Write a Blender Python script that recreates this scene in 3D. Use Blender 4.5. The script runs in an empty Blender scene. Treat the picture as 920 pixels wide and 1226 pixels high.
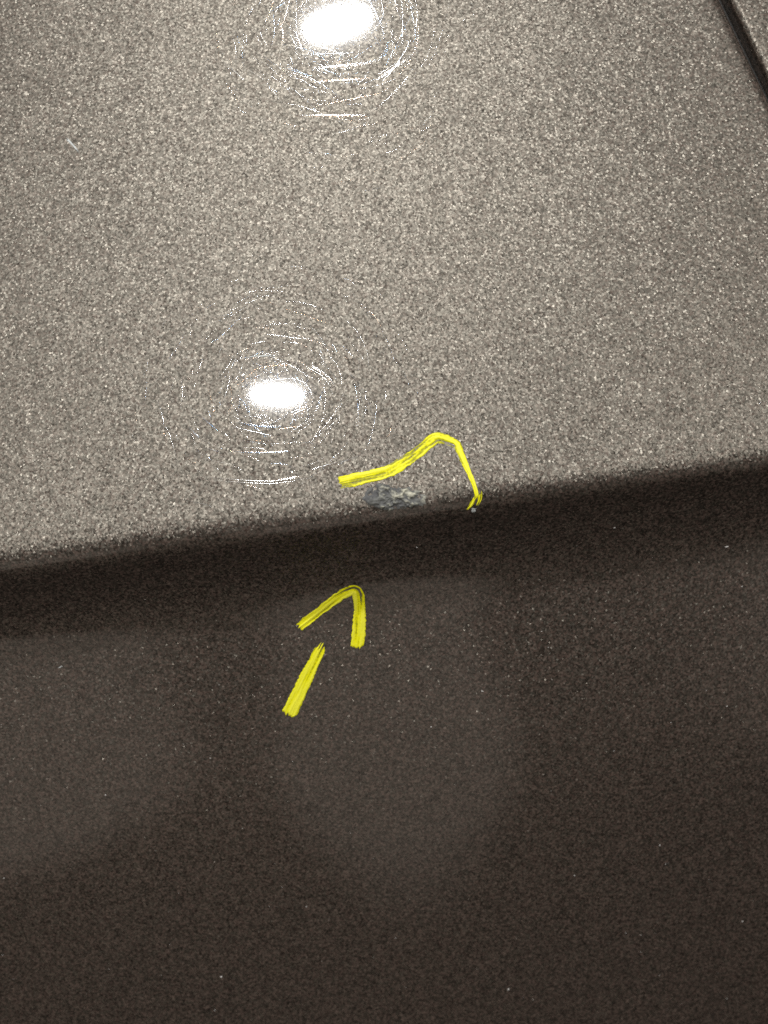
import bpy, math, random
import numpy as np

# ------------------------------------------------------------------ camera, world, lamps, exposure
scene = bpy.context.scene
col = scene.collection
scene.view_settings.view_transform = 'Standard'
scene.view_settings.look = 'None'
scene.view_settings.gamma = 1.0
scene.view_settings.use_curve_mapping = False
scene.view_settings.exposure = 0.0
scene.cycles.max_bounces = 8
scene.cycles.sample_clamp_indirect = 4.0
scene.cycles.use_denoising = False

HALF_FOV, TILT, DIST, ROLL = math.radians(20), math.radians(60), 0.25, math.radians(-7.7)
from mathutils import Vector, Matrix
eye = Vector((0, -math.sin(TILT)*DIST, math.cos(TILT)*DIST))
fwd = -eye.normalized()
right = fwd.cross(Vector((0, 0, 1))).normalized()
up = right.cross(fwd)
cr, sr = math.cos(ROLL), math.sin(ROLL)
right, up = cr*right + sr*up, -sr*right + cr*up
cam_data = bpy.data.cameras.new('camera')
cam = bpy.data.objects.new('camera', cam_data)
col.objects.link(cam)
M = Matrix((right, up, -fwd)).transposed().to_4x4()
M.translation = eye
cam.matrix_world = M
cam_data.sensor_fit = 'HORIZONTAL'
cam_data.sensor_width = 36
cam_data.lens = 18/math.tan(HALF_FOV)
cam_data.clip_start = 0.005
cam_data.clip_end = 50
cam_data.dof.use_dof = True
cam_data.dof.focus_distance = DIST
cam_data.dof.aperture_fstop = cam_data.lens/2.4        # a phone's small aperture
scene.camera = cam

world = bpy.data.worlds.new('World')
scene.world = world
world.use_nodes = True
wb = world.node_tree.nodes['Background']
wb.inputs['Color'].default_value = (1.0, 0.82, 0.74, 1)
wb.inputs['Strength'].default_value = 0.010

def area_lamp(name, loc, aim, sx, sy, power, colour, rz=0.0, shape='ELLIPSE'):
    d = bpy.data.lights.new(name, 'AREA')
    d.shape = shape; d.size = sx; d.size_y = sy
    d.energy = power; d.color = colour
    o = bpy.data.objects.new(name, d)
    col.objects.link(o)
    q = (Vector(aim)-Vector(loc)).to_track_quat('-Z', 'Y')
    o.matrix_world = Matrix.Translation(loc) @ q.to_matrix().to_4x4() @ Matrix.Rotation(rz, 4, 'Z')
    return o
# two workshop ceiling lamps over the car, then two fills added at the sides
area_lamp('ceiling_or_fill_lamp', (0.0569, -0.366, 2.398), (0, 0, 0), 0.165, 0.042, 38, (1, 0.99, 0.98))
area_lamp('ceiling_or_fill_lamp', (-0.283, -1.486, 2.325), (0, 0, 0), 0.145, 0.024, 22, (1, 0.99, 0.98))
area_lamp('ceiling_or_fill_lamp', (2.1, -2.3, 2.3), (0, 0, 0), 0.6, 0.4, 46, (1, 0.98, 0.95))  # added fill to brighten the lower face and the crayon
area_lamp('ceiling_or_fill_lamp', (-2.3, -2.2, 2.3), (0, 0, 0), 0.6, 0.4, 46, (1, 0.98, 0.95))  # added fill to balance the left side
# added lights low in front, soft-edged to reflect as patches in the lower face
def soften(o, soft):
    d = o.data; d.use_nodes = True; nt = d.node_tree
    em = nt.nodes['Emission']
    g = nt.nodes.new('ShaderNodeNewGeometry'); sx = nt.nodes.new('ShaderNodeSeparateXYZ')
    nt.links.new(g.outputs['Parametric'], sx.inputs[0])
    fs = []
    for ax in 'XY':
        a = nt.nodes.new('ShaderNodeMath'); a.operation = 'MULTIPLY_ADD'
        nt.links.new(sx.outputs[ax], a.inputs[0]); a.inputs[1].default_value = 2; a.inputs[2].default_value = -1
        p = nt.nodes.new('ShaderNodeMath'); p.operation = 'MULTIPLY'
        nt.links.new(a.outputs[0], p.inputs[0]); nt.links.new(a.outputs[0], p.inputs[1]); fs.append(p)
    s = nt.nodes.new('ShaderNodeMath'); s.operation = 'ADD'
    nt.links.new(fs[0].outputs[0], s.inputs[0]); nt.links.new(fs[1].outputs[0], s.inputs[1])
    r = nt.nodes.new('ShaderNodeMath'); r.operation = 'SQRT'; nt.links.new(s.outputs[0], r.inputs[0])
    m = nt.nodes.new('ShaderNodeMapRange'); m.interpolation_type = 'SMOOTHSTEP'
    m.inputs['From Min'].default_value = 1.0; m.inputs['From Max'].default_value = soft
    m.inputs['To Min'].default_value = 0.0; m.inputs['To Max'].default_value = 1.0
    nt.links.new(r.outputs[0], m.inputs['Value']); nt.links.new(m.outputs[0], em.inputs['Strength'])
LOW_GLOW_TINT = (1, 0.87, 0.74)
soften(area_lamp('added_low_glow', (-0.03, -1.0, -0.45), (0, 0, -0.05), 0.42, 0.82, 0.40, LOW_GLOW_TINT), 0.6)
soften(area_lamp('added_low_glow', (-0.64, -1.0, -0.40), (0, 0, -0.05), 0.80, 0.70, 0.62, LOW_GLOW_TINT), 0.6)
soften(area_lamp('added_low_glow', (0.80, -1.0, -0.40), (0, 0, -0.05), 1.1, 0.9, 0.8, LOW_GLOW_TINT), 0.2)

# ------------------------------------------------------------------ helpers
rng = np.random.default_rng(7)
def mesh_obj(name, V, F, mat, parent=None, smooth=True, attrs=None):
    me = bpy.data.meshes.new(name)
    me.from_pydata([tuple(map(float, v)) for v in V], [], [tuple(map(int, f)) for f in F])
    me.update()
    if smooth:
        me.polygons.foreach_set('use_smooth', [True]*len(me.polygons))
    for k, a in (attrs or {}).items():
        at = me.attributes.new(k, 'FLOAT', 'POINT')
        at.data.foreach_set('value', np.asarray(a, dtype=np.float32))
    me.materials.append(mat)
    o = bpy.data.objects.new(name, me)
    col.objects.link(o)
    if parent is not None:
        o.parent = parent
    return o
def grid_faces(n, m, off=0, flip=False, closed=False):
    F = []
    for i in range(n-1):
        for j in range(m if closed else m-1):
            k = (j+1) % m
            f = (off+i*m+j, off+(i+1)*m+j, off+(i+1)*m+k, off+i*m+k)
            F.append(f[::-1] if flip else f)
    return F
def thing(name, label, cat, group=None):
    o = bpy.data.objects.new(name, None)
    col.objects.link(o)
    o.empty_display_size = 0.01
    o['label'] = label; o['category'] = cat
    if group: o['group'] = group
    return o
def noise1(x, seed):
    r = np.random.default_rng(seed).random(4096)
    x = np.asarray(x, float)+500.0
    i = np.floor(x).astype(int); f = x-i; f = f*f*(3-2*f)
    return r[i % 4096]*(1-f)+r[(i+1) % 4096]*f
def noise2(x, y, seed):
    r = np.random.default_rng(seed).random((256, 256))
    x = np.asarray(x, float)+1000.0; y = np.asarray(y, float)+1000.0
    i = np.floor(x).astype(int); j = np.floor(y).astype(int)
    f = x-i; g = y-j; f = f*f*(3-2*f); g = g*g*(3-2*g)
    a = r[i % 256, j % 256]*(1-f)+r[(i+1) % 256, j % 256]*f
    b = r[i % 256, (j+1) % 256]*(1-f)+r[(i+1) % 256, (j+1) % 256]*f
    return a*(1-g)+b*g

# ------------------------------------------------------------------ the pressed shape of the panel
# s (metres) runs down over the panel from its crease, x along the crease
def ease(t):
    t = np.clip(t, 0, 1)
    return t*t*t*(t*(6*t-15)+10)
def slope_deg(s, x):
    """how far the surface normal leans from straight up towards the viewer"""
    s = s*1000.0; X = x*1000.0
    r = np.clip((X+95)/190, 0, 1)
    w = 7.5-2.2*r                                       # half length of the rounded crease
    a = 50.5+0.022*np.clip(s+15, -150, 0)               # faint crown of the upper face
    a = a+58*ease((s+w)/(2*w))                          # the crease turns under
    a = a-31*ease((s-4)/39)+6*ease((s-45)/75)          # hollow below it, then it rolls under again
    a = a-5*r*np.exp(-((s-13)/2.2)**2)                  # faint second line at the right
    return a
DS, S0, S1 = 0.0005, -0.30, 0.26
SG = np.arange(S0, S1+DS/2, DS)
XG = np.linspace(-0.32, 0.32, 129)
CROWN = 3.0
def build_table():
    SS, XX = np.meshgrid(SG, XG)
    a = np.radians(slope_deg(SS, XX))
    dy, dz = -np.cos(a)*DS, -np.sin(a)*DS
    z0 = np.zeros((len(XG), 1))
    y = np.hstack([z0, np.cumsum((dy[:, 1:]+dy[:, :-1])/2, 1)])
    z = np.hstack([z0, np.cumsum((dz[:, 1:]+dz[:, :-1])/2, 1)])
    i0 = int(round(-S0/DS))
    y -= y[:, i0:i0+1]; z -= z[:, i0:i0+1]
    k = XX*XX/(2*CROWN)
    return y+math.sin(math.radians(60))*k, z-math.cos(math.radians(60))*k
TY, TZ = build_table()
def surf(x, s):
    """points of the panel, shape (..., 3)"""
    x = np.asarray(x, float); s = np.asarray(s, float)
    x, s = np.broadcast_arrays(x, s)
    fi = np.clip((x-XG[0])/(XG[1]-XG[0]), 0, len(XG)-1.001); fj = np.clip((s-S0)/DS, 0, len(SG)-1.001)
    i = fi.astype(int); j = fj.astype(int); u = fi-i; v = fj-j
    def L(T):
        return (T[i, j]*(1-u)+T[i+1, j]*u)*(1-v)+(T[i, j+1]*(1-u)+T[i+1, j+1]*u)*v
    return np.stack([x, L(TY), L(TZ)], -1)
def normal(x, s, e=0.0012):
    x = np.asarray(x, float); s = np.asarray(s, float)
    n = np.cross(surf(x, s+e)-surf(x, s-e), surf(x+e, s)-surf(x-e, s))
    return n/np.linalg.norm(n, axis=-1, keepdims=True)
def on(x, s, h):
    return surf(x, s)+np.asarray(h)[..., None]*normal(x, s)

# ------------------------------------------------------------------ materials
def new_mat(name):
    m = bpy.data.materials.new(name)
    m.use_nodes = True
    nt = m.node_tree
    for n in list(nt.nodes): nt.nodes.remove(n)
    out = nt.nodes.new('ShaderNodeOutputMaterial')
    return m, nt, out
def N(nt, t, **kw):
    n = nt.nodes.new(t)
    for k, v in kw.items(): setattr(n, k, v)
    return n
def metallic_paint():
    m, nt, out = new_mat('metallic_paint')
    L = nt.links.new
    co = N(nt, 'ShaderNodeTexCoord'); geo = N(nt, 'ShaderNodeNewGeometry')
    def flake_layer(scale, spread, tint, rough, pw):
        vo = N(nt, 'ShaderNodeTexVoronoi'); vo.inputs['Scale'].default_value = scale
        L(co.outputs['Object'], vo.inputs['Vector'])
        c = N(nt, 'ShaderNodeVectorMath', operation='SUBTRACT'); c.inputs[1].default_value = (.5, .5, .5)
        L(vo.outputs['Color'], c.inputs[0])
        ln = N(nt, 'ShaderNodeVectorMath', operation='LENGTH'); L(c.outputs[0], ln.inputs[0])
        p = N(nt, 'ShaderNodeMath', operation='POWER'); L(ln.outputs['Value'], p.inputs[0]); p.inputs[1].default_value = pw
        k = N(nt, 'ShaderNodeMath', operation='MULTIPLY'); L(p.outputs[0], k.inputs[0]); k.inputs[1].default_value = spread
        sc = N(nt, 'ShaderNodeVectorMath', operation='SCALE'); L(c.outputs[0], sc.inputs[0]); L(k.outputs[0], sc.inputs['Scale'])
        ad = N(nt, 'ShaderNodeVectorMath', operation='ADD'); L(sc.outputs[0], ad.inputs[0]); L(geo.outputs['Normal'], ad.inputs[1])
        nm = N(nt, 'ShaderNodeVectorMath', operation='NORMALIZE'); L(ad.outputs[0], nm.inputs[0])
        b = N(nt, 'ShaderNodeBsdfPrincipled')
        b.inputs['Metallic'].default_value = 1
        sx = N(nt, 'ShaderNodeSeparateXYZ'); L(vo.outputs['Color'], sx.inputs[0])
        fr = N(nt, 'ShaderNodeMapRange'); L(sx.outputs['Z'], fr.inputs['Value'])
        fr.inputs['To Min'].default_value = 0.45; fr.inputs['To Max'].default_value = 1.55
        tc = N(nt, 'ShaderNodeVectorMath', operation='SCALE'); tc.inputs[0].default_value = tint
        L(fr.outputs[0], tc.inputs['Scale']); L(tc.outputs[0], b.inputs['Base Color'])
        b.inputs['Roughness'].default_value = rough
        b.inputs['Coat Weight'].default_value = 1
        b.inputs['Coat Roughness'].default_value = 0.036
        L(nm.outputs[0], b.inputs['Normal'])
        return b
    a = flake_layer(1900, FLAKE_SPREAD, (0.138, 0.127, 0.106), FLAKE_ROUGH, 1.0)
    b = flake_layer(2550, 0.95, (0.150, 0.139, 0.117), 0.38, 1.0)
    mx = N(nt, 'ShaderNodeMixShader'); mx.inputs[0].default_value = 0.45
    L(a.outputs[0], mx.inputs[1]); L(b.outputs[0], mx.inputs[2])
    df = N(nt, 'ShaderNodeBsdfDiffuse'); 
    vp = N(nt, 'ShaderNodeTexVoronoi'); vp.inputs['Scale'].default_value = 2100
    L(co.outputs['Object'], vp.inputs['Vector'])
    sp = N(nt, 'ShaderNodeSeparateXYZ'); L(vp.outputs['Color'], sp.inputs[0])
    pp = N(nt, 'ShaderNodeMath', operation='POWER'); L(sp.outputs['X'], pp.inputs[0]); pp.inputs[1].default_value = 2.0
    pr = N(nt, 'ShaderNodeMapRange'); L(pp.outputs[0], pr.inputs['Value'])
    pr.inputs['To Min'].default_value = 0.2; pr.inputs['To Max'].default_value = 3.2
    pc = N(nt, 'ShaderNodeVectorMath', operation='SCALE'); pc.inputs[0].default_value = (0.138, 0.090, 0.074)
    L(pr.outputs[0], pc.inputs['Scale']); L(pc.outputs[0], df.inputs['Color'])
    m2 = N(nt, 'ShaderNodeMixShader'); m2.inputs[0].default_value = 0.14
    L(mx.outputs[0], m2.inputs[1]); L(df.outputs[0], m2.inputs[2])
    L(m2.outputs[0], out.inputs['Surface'])
    return m
FLAKE_SPREAD, FLAKE_ROUGH = 0.5, 0.52
M_PAINT = metallic_paint()

def plain(name, colour, rough, bump=None):
    m, nt, out = new_mat(name)
    b = N(nt, 'ShaderNodeBsdfPrincipled')
    b.inputs['Roughness'].default_value = rough
    co = N(nt, 'ShaderNodeTexCoord')
    no = N(nt, 'ShaderNodeTexNoise'); no.inputs['Scale'].default_value = bump or 900
    nt.links.new(co.outputs['Object'], no.inputs['Vector'])
    r = N(nt, 'ShaderNodeValToRGB')
    r.color_ramp.elements[0].position = 0.3; r.color_ramp.elements[1].position = 0.7
    r.color_ramp.elements[0].color = (*[c*0.7 for c in colour], 1)
    r.color_ramp.elements[1].color = (*[min(1, c*1.25) for c in colour], 1)
    nt.links.new(no.outputs['Fac'], r.inputs[0]); nt.links.new(r.outputs[0], b.inputs['Base Color'])
    nt.links.new(b.outputs[0], out.inputs['Surface'])
    return m
M_SEAL = plain('black_rubber', (0.05, 0.048, 0.045), 0.7)
M_DUST = plain('pale_dust', (0.55, 0.53, 0.5), 0.8)
M_CRUMB = plain('pale_crumb', (0.5, 0.52, 0.5), 0.7)

def wax_mat():
    m, nt, out = new_mat('yellow_wax')
    L = nt.links.new
    at = N(nt, 'ShaderNodeAttribute', attribute_name='wax')
    co = N(nt, 'ShaderNodeTexCoord')
    no = N(nt, 'ShaderNodeTexNoise'); no.inputs['Scale'].default_value = 1800; L(co.outputs['Object'], no.inputs['Vector'])
    ad = N(nt, 'ShaderNodeMath', operation='MULTIPLY_ADD'); L(no.outputs['Fac'], ad.inputs[0]); ad.inputs[1].default_value = 0.5
    L(at.outputs['Fac'], ad.inputs[2])
    r = N(nt, 'ShaderNodeValToRGB')
    e = r.color_ramp.elements
    e[0].position = 0.2; e[0].color = (0.16, 0.15, 0.03, 1)
    e[1].position = 0.95; e[1].color = (0.84, 0.81, 0.05, 1)
    for p, c in ((0.42, (0.36, 0.35, 0.01, 1)), (0.62, (0.78, 0.745, 0.003, 1))):
        q = e.new(p); q.color = c
    L(ad.outputs[0], r.inputs[0])
    b = N(nt, 'ShaderNodeBsdfPrincipled')
    b.inputs['Roughness'].default_value = 0.42
    b.inputs['Specular IOR Level'].default_value = 0.2
    L(r.outputs[0], b.inputs['Base Color'])
    L(b.outputs[0], out.inputs['Surface'])
    return m
M_WAX = wax_mat()
def chip_mat():
    m, nt, out = new_mat('bared_plastic')
    L = nt.links.new
    at = N(nt, 'ShaderNodeAttribute', attribute_name='tone')
    co = N(nt, 'ShaderNodeTexCoord')
    no = N(nt, 'ShaderNodeTexNoise'); no.inputs['Scale'].default_value = 1300; no.inputs['Detail'].default_value = 3
    L(co.outputs['Object'], no.inputs['Vector'])
    ad = N(nt, 'ShaderNodeMath', operation='MULTIPLY_ADD'); L(no.outputs['Fac'], ad.inputs[0]); ad.inputs[1].default_value = 0.38
    L(at.outputs['Fac'], ad.inputs[2])
    r = N(nt, 'ShaderNodeValToRGB')
    e = r.color_ramp.elements
    e[0].position = 0.3; e[0].color = (0.06, 0.06, 0.06, 1)
    e[1].position = 1.0; e[1].color = (0.52, 0.50, 0.39, 1)
    q = e.new(0.6); q.color = (0.115, 0.116, 0.105, 1)
    L(ad.outputs[0], r.inputs[0])
    b = N(nt, 'ShaderNodeBsdfPrincipled'); b.inputs['Roughness'].default_value = 0.6
    L(r.outputs[0], b.inputs['Base Color']); L(b.outputs[0], out.inputs['Surface'])
    return m
M_CHIP = chip_mat()
def scratch_mat():
    m, nt, out = new_mat('scratched_lacquer')
    L = nt.links.new
    at = N(nt, 'ShaderNodeAttribute', attribute_name='hue')
    r = N(nt, 'ShaderNodeValToRGB')
    e = r.color_ramp.elements
    e[0].position = 0.0; e[0].color = (1, 0.55, 0.28, 1)
    e[1].position = 1.0; e[1].color = (0.25, 0.55, 1, 1)
    q = e.new(0.25); q.color = (1, 0.97, 0.92, 1)
    q = e.new(0.6); q.color = (0.9, 0.95, 1, 1)
    L(at.outputs['Fac'], r.inputs[0])
    g = N(nt, 'ShaderNodeBsdfGlossy'); g.inputs['Roughness'].default_value = 0.06
    L(r.outputs[0], g.inputs['Color'])
    t = N(nt, 'ShaderNodeBsdfTransparent')
    mx = N(nt, 'ShaderNodeMixShader'); mx.inputs[0].default_value = SCRATCH_GLOSS
    L(t.outputs[0], mx.inputs[1]); L(g.outputs[0], mx.inputs[2]); L(mx.outputs[0], out.inputs['Surface'])
    return m
SCRATCH_GLOSS = 0.085
M_SCR = scratch_mat()

# ------------------------------------------------------------------ the painted panel and its neighbour
def edge_x(s):                                          # right-hand edge of the panel, where the gap begins
    return 0.1052+0.21*(s+0.1225)+0.35*(s+0.1225)**2
GAP, ROLL_R, FLANGE = 0.0018, 0.0038, 0.012
def s_rows():
    a = [S0+0.004]
    while a[-1] < S1-0.008:
        s = a[-1]*1000
        a.append(a[-1]+(0.0005 if -11 < s < 19 else 0.0010 if -20 < s < 60 else 0.003))
    return np.array(a)
ROWS = s_rows()
def rolled(edge_of_s, side):
    """cross-section beyond the flat: a quarter round, then the flange going down; returns (dx, dh) pairs"""
    t = np.linspace(0, math.pi/2, 9)
    R = ROLL_R if side > 0 else 0.0014
    dx = list(R*np.sin(t)-R); dh = list(R*np.cos(t)-R)
    for k in (0.33, 0.66, 1.0):
        dx.append(0.0); dh.append(-R-FLANGE*k)
    return np.array(dx)*side, np.array(dh)
def panel_mesh(side):
    dx, dh = rolled(None, side)
    V = []
    for s in ROWS:
        e = edge_x(s) if side > 0 else edge_x(s)+GAP
        x0 = e-side*(ROLL_R if side > 0 else 0.0014)
        if side > 0:
            f = np.linspace(-0.27, x0, 100)[:-1]
        else:
            f = np.linspace(0.31, x0, 45)[:-1]
        xs = np.concatenate([f, e+dx]); hs = np.concatenate([np.zeros(len(f)), dh])
        V.append(on(xs, np.full_like(xs, s), hs))
    V = np.array(V); n, m = V.shape[:2]
    return V.reshape(-1, 3), grid_faces(n, m, flip=(side < 0))
panel = thing('car_panel', 'large grey bronze metallic car panel with sharp crease and chipped paint', 'car panel')
V, F = panel_mesh(1)
skin = mesh_obj('painted_skin', V, F, M_PAINT, panel)
so = skin.modifiers.new('thickness', 'SOLIDIFY'); so.thickness = 0.0009; so.offset = -1
neighbour = thing('adjoining_panel', 'sliver of matching metallic panel beyond the dark gap at the top right corner', 'car panel')
V, F = panel_mesh(-1)
skin2 = mesh_obj('painted_skin', V, F, M_PAINT, neighbour)
so = skin2.modifiers.new('thickness', 'SOLIDIFY'); so.thickness = 0.0009; so.offset = -1
# black seal at the bottom of the gap
xs = edge_x(ROWS)[:, None]+np.linspace(-0.004, GAP+0.004, 5)[None, :]
V = on(xs, np.repeat(ROWS[:, None], 5, 1), np.full(xs.shape, -0.0062)+0.0015*np.array([0, .7, 1, .7, 0]))
mesh_obj('gap_seal', V.reshape(-1, 3), grid_faces(len(ROWS), 5), M_SEAL, panel)

# ------------------------------------------------------------------ chip in the crease
def chip(outline, seed, name, amp, mat, parent, attr=True, jitter=0.08, rings=26, nang=150, dome=0.00025):
    P = np.array(outline)/1000.0
    c = P.mean(0)
    d = P-c; ang = np.arctan2(d[:, 1], d[:, 0]); rad = np.hypot(d[:, 0], d[:, 1])
    o = np.argsort(ang); ang, rad = ang[o], rad[o]
    A = np.linspace(-math.pi, math.pi, nang, endpoint=False)
    R = np.interp(A, np.concatenate([ang-2*math.pi, ang, ang+2*math.pi]), np.tile(rad, 3))
    R = R*(1+jitter*(noise1(np.abs(A)*9, seed)-0.5)*2+jitter*0.6*(noise1(A*23+90, seed+1)-0.5)*2)
    T = np.linspace(1, 0.02, rings)
    x = c[0]+np.cos(A)[None, :]*R[None, :]*T[:, None]; s = c[1]+np.sin(A)[None, :]*R[None, :]*T[:, None]
    X, S = x*1000, s*1000
    n = noise2(X*0.7, S*0.9, seed+2)*.55+noise2(X*1.9, S*2.2, seed+3)*.28+noise2(X*5.5, S*5.5, seed+4)*.12
    inner = np.clip((1-T[:, None])*3.5, 0, 1)
    h = -0.00012+inner*(dome+amp*np.maximum(n-0.35, -0.08))
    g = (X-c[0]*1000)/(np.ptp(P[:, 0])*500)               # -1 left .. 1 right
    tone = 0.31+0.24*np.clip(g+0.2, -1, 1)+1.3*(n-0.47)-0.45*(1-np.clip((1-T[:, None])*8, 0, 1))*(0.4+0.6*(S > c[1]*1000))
    crack = np.exp(-((X-6.2-0.5*np.sin(S*3))/0.22)**2)*(S > -3)
    tone = tone-0.5*crack; h = h-0.0001*crack
    h = np.maximum(h, -0.00012)
    V = on(x, s, h)
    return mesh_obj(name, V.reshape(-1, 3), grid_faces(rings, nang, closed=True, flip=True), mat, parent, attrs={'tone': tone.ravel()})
CHIP = [(-5.0, -3.6), (-3.9, -5.4), (-1.9, -6.72), (0.56, -7.2), (2.84, -6.27), (5.31, -5.32), (7.13, -5.48), (8.17, -4.32), (10.6, -3.0),
        (10.5, 0.2), (7.0, 0.1), (5.57, 0.17), (2.8, -0.02), (0.11, -0.4), (-2.2, -1.6), (-4.2, -2.6)]
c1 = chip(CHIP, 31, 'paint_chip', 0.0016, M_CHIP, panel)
c1['label'] = 'crusty grey chip in the paint on the crease'
c2 = chip([(20.5, 2.6), (21.0, 2.1), (21.5, 2.3), (21.9, 3.0), (21.5, 3.6), (20.8, 3.5)], 77, 'paint_flake', 0.0006, M_CRUMB, panel,
          jitter=0.45, rings=6, nang=26, dome=0.0002)
c2['label'] = 'tiny pale flake below the end of the bent yellow line'

# ------------------------------------------------------------------ yellow wax marks
def catmull(P, step):
    P = np.array(P, float)
    Q = np.vstack([2*P[0]-P[1], P, 2*P[-1]-P[-2]])
    out = []
    for i in range(1, len(Q)-2):
        for t in np.linspace(0, 1, 24, endpoint=False):
            a, b, c, d = Q[i-1], Q[i], Q[i+1], Q[i+2]
            out.append(0.5*(2*b+(c-a)*t+(2*a-5*b+4*c-d)*t*t+(3*b-a-3*c+d)*t**3))
    out.append(Q[-2]); out = np.array(out)
    l = np.concatenate([[0], np.cumsum(np.linalg.norm(np.diff(out, axis=0), axis=1))])
    n = int(l[-1]/step)+1
    t = np.linspace(0, l[-1], n)
    return np.stack([np.interp(t, l, out[:, 0]), np.interp(t, l, out[:, 1])], 1), t
def stroke(name, pts, widths, seed, parent, thick=0.00022, streaks=6, gaps=0.5, rag=(1.3, 1.3), thin=None):
    """pts (x, s, mm); widths as (fraction of length, mm); streaks run along the stroke like a wax crayon's"""
    C, t = catmull(pts, 0.16)
    Ln = t[-1]; n = len(t); m = 33
    tan = np.gradient(C, axis=0); tan /= np.linalg.norm(tan, axis=1, keepdims=True)
    nor = np.stack([-tan[:, 1], tan[:, 0]], 1)
    u = t/Ln
    W = np.interp(u, [a for a, b in widths], [b for a, b in widths])
    v = np.linspace(-1, 1, m)
    cap = np.clip(np.minimum(t, Ln-t)/(0.35*W.max()), 0, 1)
    W = W*(0.55+0.45*np.sqrt(1-(1-cap)**2))
    wob = 1+0.16*(noise1(t*0.8, seed+5)-0.5)+0.08*(noise1(t*2.7, seed+6)-0.5)
    X = C[:, None, :]+nor[:, None, :]*(v[None, :]*(W*wob/2)[:, None])[..., None]
    VV, TT = np.meshgrid(v, t)
    body = 1-np.abs(VV)**5
    rid = noise2(VV*streaks/2+3+0.25*np.sin(TT*0.35+seed), TT*0.10, seed)
    fine = noise2(VV*streaks*1.7+9, TT*0.35, seed+1)
    grit = noise2(VV*9, TT*4.0, seed+2)
    st = 0.72*rid+0.24*fine+0.06*grit
    e0 = np.clip((TT-rag[0]*noise1(VV*5+40, seed+7))/0.7, 0, 1); e1 = np.clip((Ln-TT-rag[1]*noise1(VV*5+80, seed+8))/0.7, 0, 1)
    ends = np.minimum(e0, e1)
    edge = np.clip((1-np.abs(VV)+0.12*(noise2(np.sign(VV)*3, TT*1.7, seed+9)-0.6))*7, 0, 1)
    ends = ends*edge
    prof = 0.62+2.0*(st-0.36-gaps*0.30)
    if thin is not None:
        prof = prof-np.interp(u, [a for a, b in thin], [b for a, b in thin])[:, None]*noise2(VV*6, TT*0.5, seed+11)
    h = thick*np.clip(prof, -0.4, 1.2)*ends*(0.5+0.5*body)+(-0.00008)*(1-ends)
    wax = np.clip(0.05+0.75*prof*ends*(1-0.55*np.clip(np.abs(VV)-0.7, 0, 1)/0.3), 0, 1)
    V = on(X[..., 0]/1000, X[..., 1]/1000, h)
    return mesh_obj(name, V.reshape(-1, 3), grid_faces(n, m), M_WAX, parent, attrs={'wax': wax.ravel()})
line = thing('crayon_line', 'bent yellow crayon line drawn over the chip on the upper face', 'crayon mark', 'yellow crayon marks on the panel')
stroke('line_stroke', [(-10.9, -8.3), (-6.5, -8.6), (-2.82, -8.89), (2.9, -9.8), (9.0, -12.8), (13.2, -15.4), (14.6, -16.0), (15.6, -15.9), (18.2, -14.7), (19.2, -13.9), (19.6, -12.9), (20.6, -8.9), (21.9, -3.9), (22.3, -0.8), (21.9, 0.6)],
       [(0, 3.3), (0.3, 3.3), (0.45, 3.1), (0.55, 3.2), (0.66, 2.7), (0.73, 1.9), (0.85, 1.3), (1, 0.9)], 11, line, streaks=4, gaps=0.45,
       thin=[(0, 0.0), (0.25, 0.1), (0.4, 0.5), (0.5, 0.5), (0.58, 0.1), (1, 0.1)])
stroke('tail_stroke', [(23.3, -2.6), (23.3, -1.2), (22.7, 0.6), (21.7, 1.9)], [(0, 0.5), (0.5, 1.0), (1, 0.7)], 12, line, streaks=2, gaps=0.75)
stroke('tail_stroke', [(22.1, -1.2), (21.3, 0.3), (20.3, 1.7), (19.2, 2.6)], [(0, 0.6), (0.5, 1.0), (1, 0.6)], 13, line, streaks=2, gaps=0.7)
arrow = thing('crayon_arrow', 'yellow crayon arrow drawn on the dark lower face pointing up at the chip', 'crayon mark', 'yellow crayon marks on the panel')
stroke('arrow_head', [(-26.39, 33.99), (-19.16, 29.26), (-13.73, 25.88), (-11.11, 24.81), (-9.9, 24.81), (-9.29, 26.07), (-9.38, 30.23), (-10.27, 35.46), (-11.77, 42.07)],
       [(0, 2.7), (0.1, 2.9), (0.2, 2.6), (0.4, 3.1), (0.5, 3.3), (0.58, 3.1), (0.75, 3.6), (1, 4.0)], 21, arrow, streaks=5, gaps=0.5, rag=(1.4, 1.2))
stroke('arrow_shaft', [(-19.73, 38.01), (-22.73, 42.98), (-25.75, 47.62), (-29.29, 53.5), (-32.32, 58.58)],
       [(0, 1.4), (0.1, 3.0), (0.4, 3.7), (1, 4.2)], 22, arrow, streaks=6, gaps=0.62, rag=(3.0, 1.3))

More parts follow.
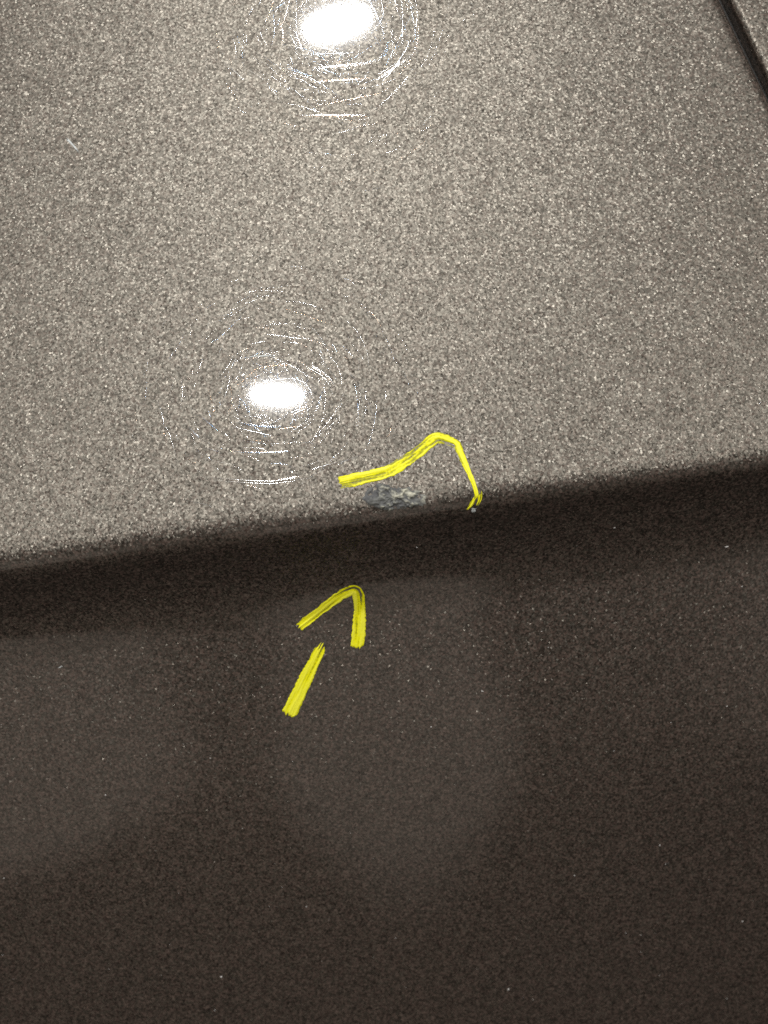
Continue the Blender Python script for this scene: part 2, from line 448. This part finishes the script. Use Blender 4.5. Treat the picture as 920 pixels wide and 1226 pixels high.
# ------------------------------------------------------------------ hairline scratches in the lacquer
MARKED = [[(-6.4, -121.4), (8.6, -119.9)],
          [(-3.5, -116.9), (4.7, -116.4), (13.7, -116.2)],
          [(-3.5, -113.3), (12.3, -112.1)],
          [(-3.9, -106.2), (14.5, -107.5)],
          [(-9.2, -104.6), (9.9, -101.7)],
          [(-11.3, -118.1), (-3.8, -114.3)],
          [(12.7, -111.3), (26.9, -119.4)],
          [(13.3, -112.7), (26.2, -119.2)],
          [(-26.0, -123.0), (-21.0, -116.4)],
          [(-21.4, -120.8), (-15.5, -115.6)],
          [(-12.8, -134.5), (-7.4, -137.4)],
          [(-34.5, -19.6), (-27.2, -18.2), (-19.8, -17.6)],
          [(-34.4, -25.9), (-23.9, -21.9)],
          [(-32.7, -26.9), (-27.0, -25.0), (-21.7, -24.1)],
          [(-22.6, -23.4), (-15.9, -23.3)],
          [(-19.2, -26.4), (-12.0, -28.6)],
          [(-13.5, -37.6), (-10.4, -35.1), (-8.2, -31.2)],
          [(-12.9, -38.0), (-9.6, -35.2), (-7.6, -31.7)],
          [(-27.1, -39.1), (-22.3, -39.3), (-17.3, -39.0)],
          [(-29.0, -41.8), (-21.4, -42.2)],
          [(-18.3, -46.0), (-10.7, -44.5)],
          [(-44.2, -27.2), (-41.5, -24.1)],
          [(-41.0, -29.5), (-37.1, -25.2)],
          [(-43.4, -19.6), (-38.9, -17.8), (-33.9, -16.2)],
          [(-45.8, -15.8), (-38.8, -13.6), (-26.6, -11.1), (-20.0, -11.0)],
          [(-16.0, -12.5), (-6.0, -13.8)],
          [(-9.3, -12.9), (-1.2, -15.0)],
          [(-32.5, -28.5), (-28.2, -27.3), (-24.1, -27.3)],
          [(-26.8, -35.7), (-20.7, -35.7), (-15.9, -34.8), (-12.9, -31.0)],
          [(-30.5, -37.5), (-28.4, -38.5)],
          [(-40.6, -21.5), (-37.3, -19.8)],
          [(-26.8, -45.5), (-23.0, -45.8)],
          [(-24.6, -11.1), (-18.2, -11.2)],
          [(-47.8, -9.6), (-40.1, -6.9)]]
def scratches():
    V, F, H = [], [], []
    arc = np.linspace(-1, 1, 5)
    def add(x, s, ang, length, bend, width, tilt, hue):
        n = 7
        t = np.linspace(-0.5, 0.5, n)*length
        a = ang+bend*t/length
        px = x+np.cos(a)*t; ps = s+np.sin(a)*t
        nx, ns = -np.sin(a), np.cos(a)
        w = width*(1-(2*np.abs(t)/length)**4*0.8)/2
        X = px[:, None]+nx[:, None]*w[:, None]*arc; S = ps[:, None]+ns[:, None]*w[:, None]*arc
        h = 0.004+0.5*tilt*w[:, None]*(1-arc**2)
        off = len(V)*n*5
        V.append(on(X/1000, S/1000, h/1000).reshape(-1, 3)); F.extend(grid_faces(n, 5, off)); H.append(np.full(n*5, hue))
    r = np.random.default_rng(5)
    for k in range(6500):
        x = r.uniform(-110, 100); s = r.uniform(-155, -9)
        if x/1000 > edge_x(s/1000)-0.012: continue
        add(x, s, r.uniform(0, math.pi), r.choice([3, 5, 8, 12, 18])*r.uniform(.7, 1.3), r.normal(.25, .15), r.uniform(.02, .075), r.uniform(.05, .11), r.random())
    for k, P in enumerate(MARKED):
        C, t = catmull(P, 0.6)
        n = len(t)
        tan = np.gradient(C, axis=0); tan /= np.linalg.norm(tan, axis=1, keepdims=True)
        for rep in range(2 if r.random() < 0.4 else 1):
            u = (t/t[-1]-0.5)*2
            w = r.uniform(.18, .38)*(1-0.85*np.abs(u)**3)/2
            o = r.normal(0, .35)*rep
            X = C[:, 0, None]-tan[:, 1, None]*(w[:, None]*arc+o); S = C[:, 1, None]+tan[:, 0, None]*(w[:, None]*arc+o)
            hh = 0.006+0.5*0.11*w[:, None]*(1-arc**2)
            off = sum(len(q) for q in V)
            V.append(on(X/1000, S/1000, hh/1000).reshape(-1, 3)); F.extend(grid_faces(n, 5, off)); H.append(np.full(n*5, r.random()))
    V = np.vstack(V)
    o = mesh_obj('scratches', V, F, M_SCR, panel, attrs={'hue': np.concatenate(H)})
    o['kind'] = 'stuff'
    return o
scratches()

# pale scrapes
stroke('scrape', [(-67.8, -107.5), (-65.8, -104.6), (-64.1, -101.9)], [(0, 0.7), (0.4, 0.55), (1, 0.3)], 51, panel, thick=0.00012, streaks=2, gaps=0.45)
stroke('scrape', [(-89.21, 35.93), (-86.6, 35.15)], [(0, 0.4), (0.6, 0.6), (1, 0.5)], 52, panel, thick=0.00015, streaks=2, gaps=0.4)
stroke('scrape', [(-28.8, -42.4), (-21.0, -41.9)], [(0, 0.3), (0.6, 0.4), (1, 0.3)], 53, panel, thick=0.0001, streaks=2, gaps=0.7)
for o in panel.children:
    if o.name.startswith('scrape'): o.data.materials[0] = M_CRUMB

# ------------------------------------------------------------------ dust on the panel
def dust():
    V, F = [], []
    r = np.random.default_rng(9)
    k = 0
    for _ in range(110):
        x, s = r.uniform(-130, 110)/1000, r.uniform(8, 215)/1000
        rad = 0.00005+0.00018*r.random()**4
        st = 1+2.0*r.random()**3; an = r.uniform(0, math.pi)
        n = 7
        A = np.linspace(0, 2*math.pi, n, endpoint=False)
        ring = []
        for (rr, h) in ((1.0, 0.0), (0.85, 0.5), (0.2, 0.8)):
            q = rr*rad*(1+0.3*r.normal(size=n))
            dx, ds = np.cos(A)*q*st, np.sin(A)*q
            ring.append(on(x+dx*math.cos(an)-ds*math.sin(an), s+dx*math.sin(an)+ds*math.cos(an), np.full(n, h*rad)))
        V.append(np.array(ring).reshape(-1, 3))
        F += grid_faces(3, n, k, closed=True, flip=True); F.append(tuple(k+2*n+j for j in range(n)))
        k += 3*n
    o = mesh_obj('dust', np.vstack(V), F, M_DUST, panel, smooth=False)
    o['kind'] = 'stuff'
dust()
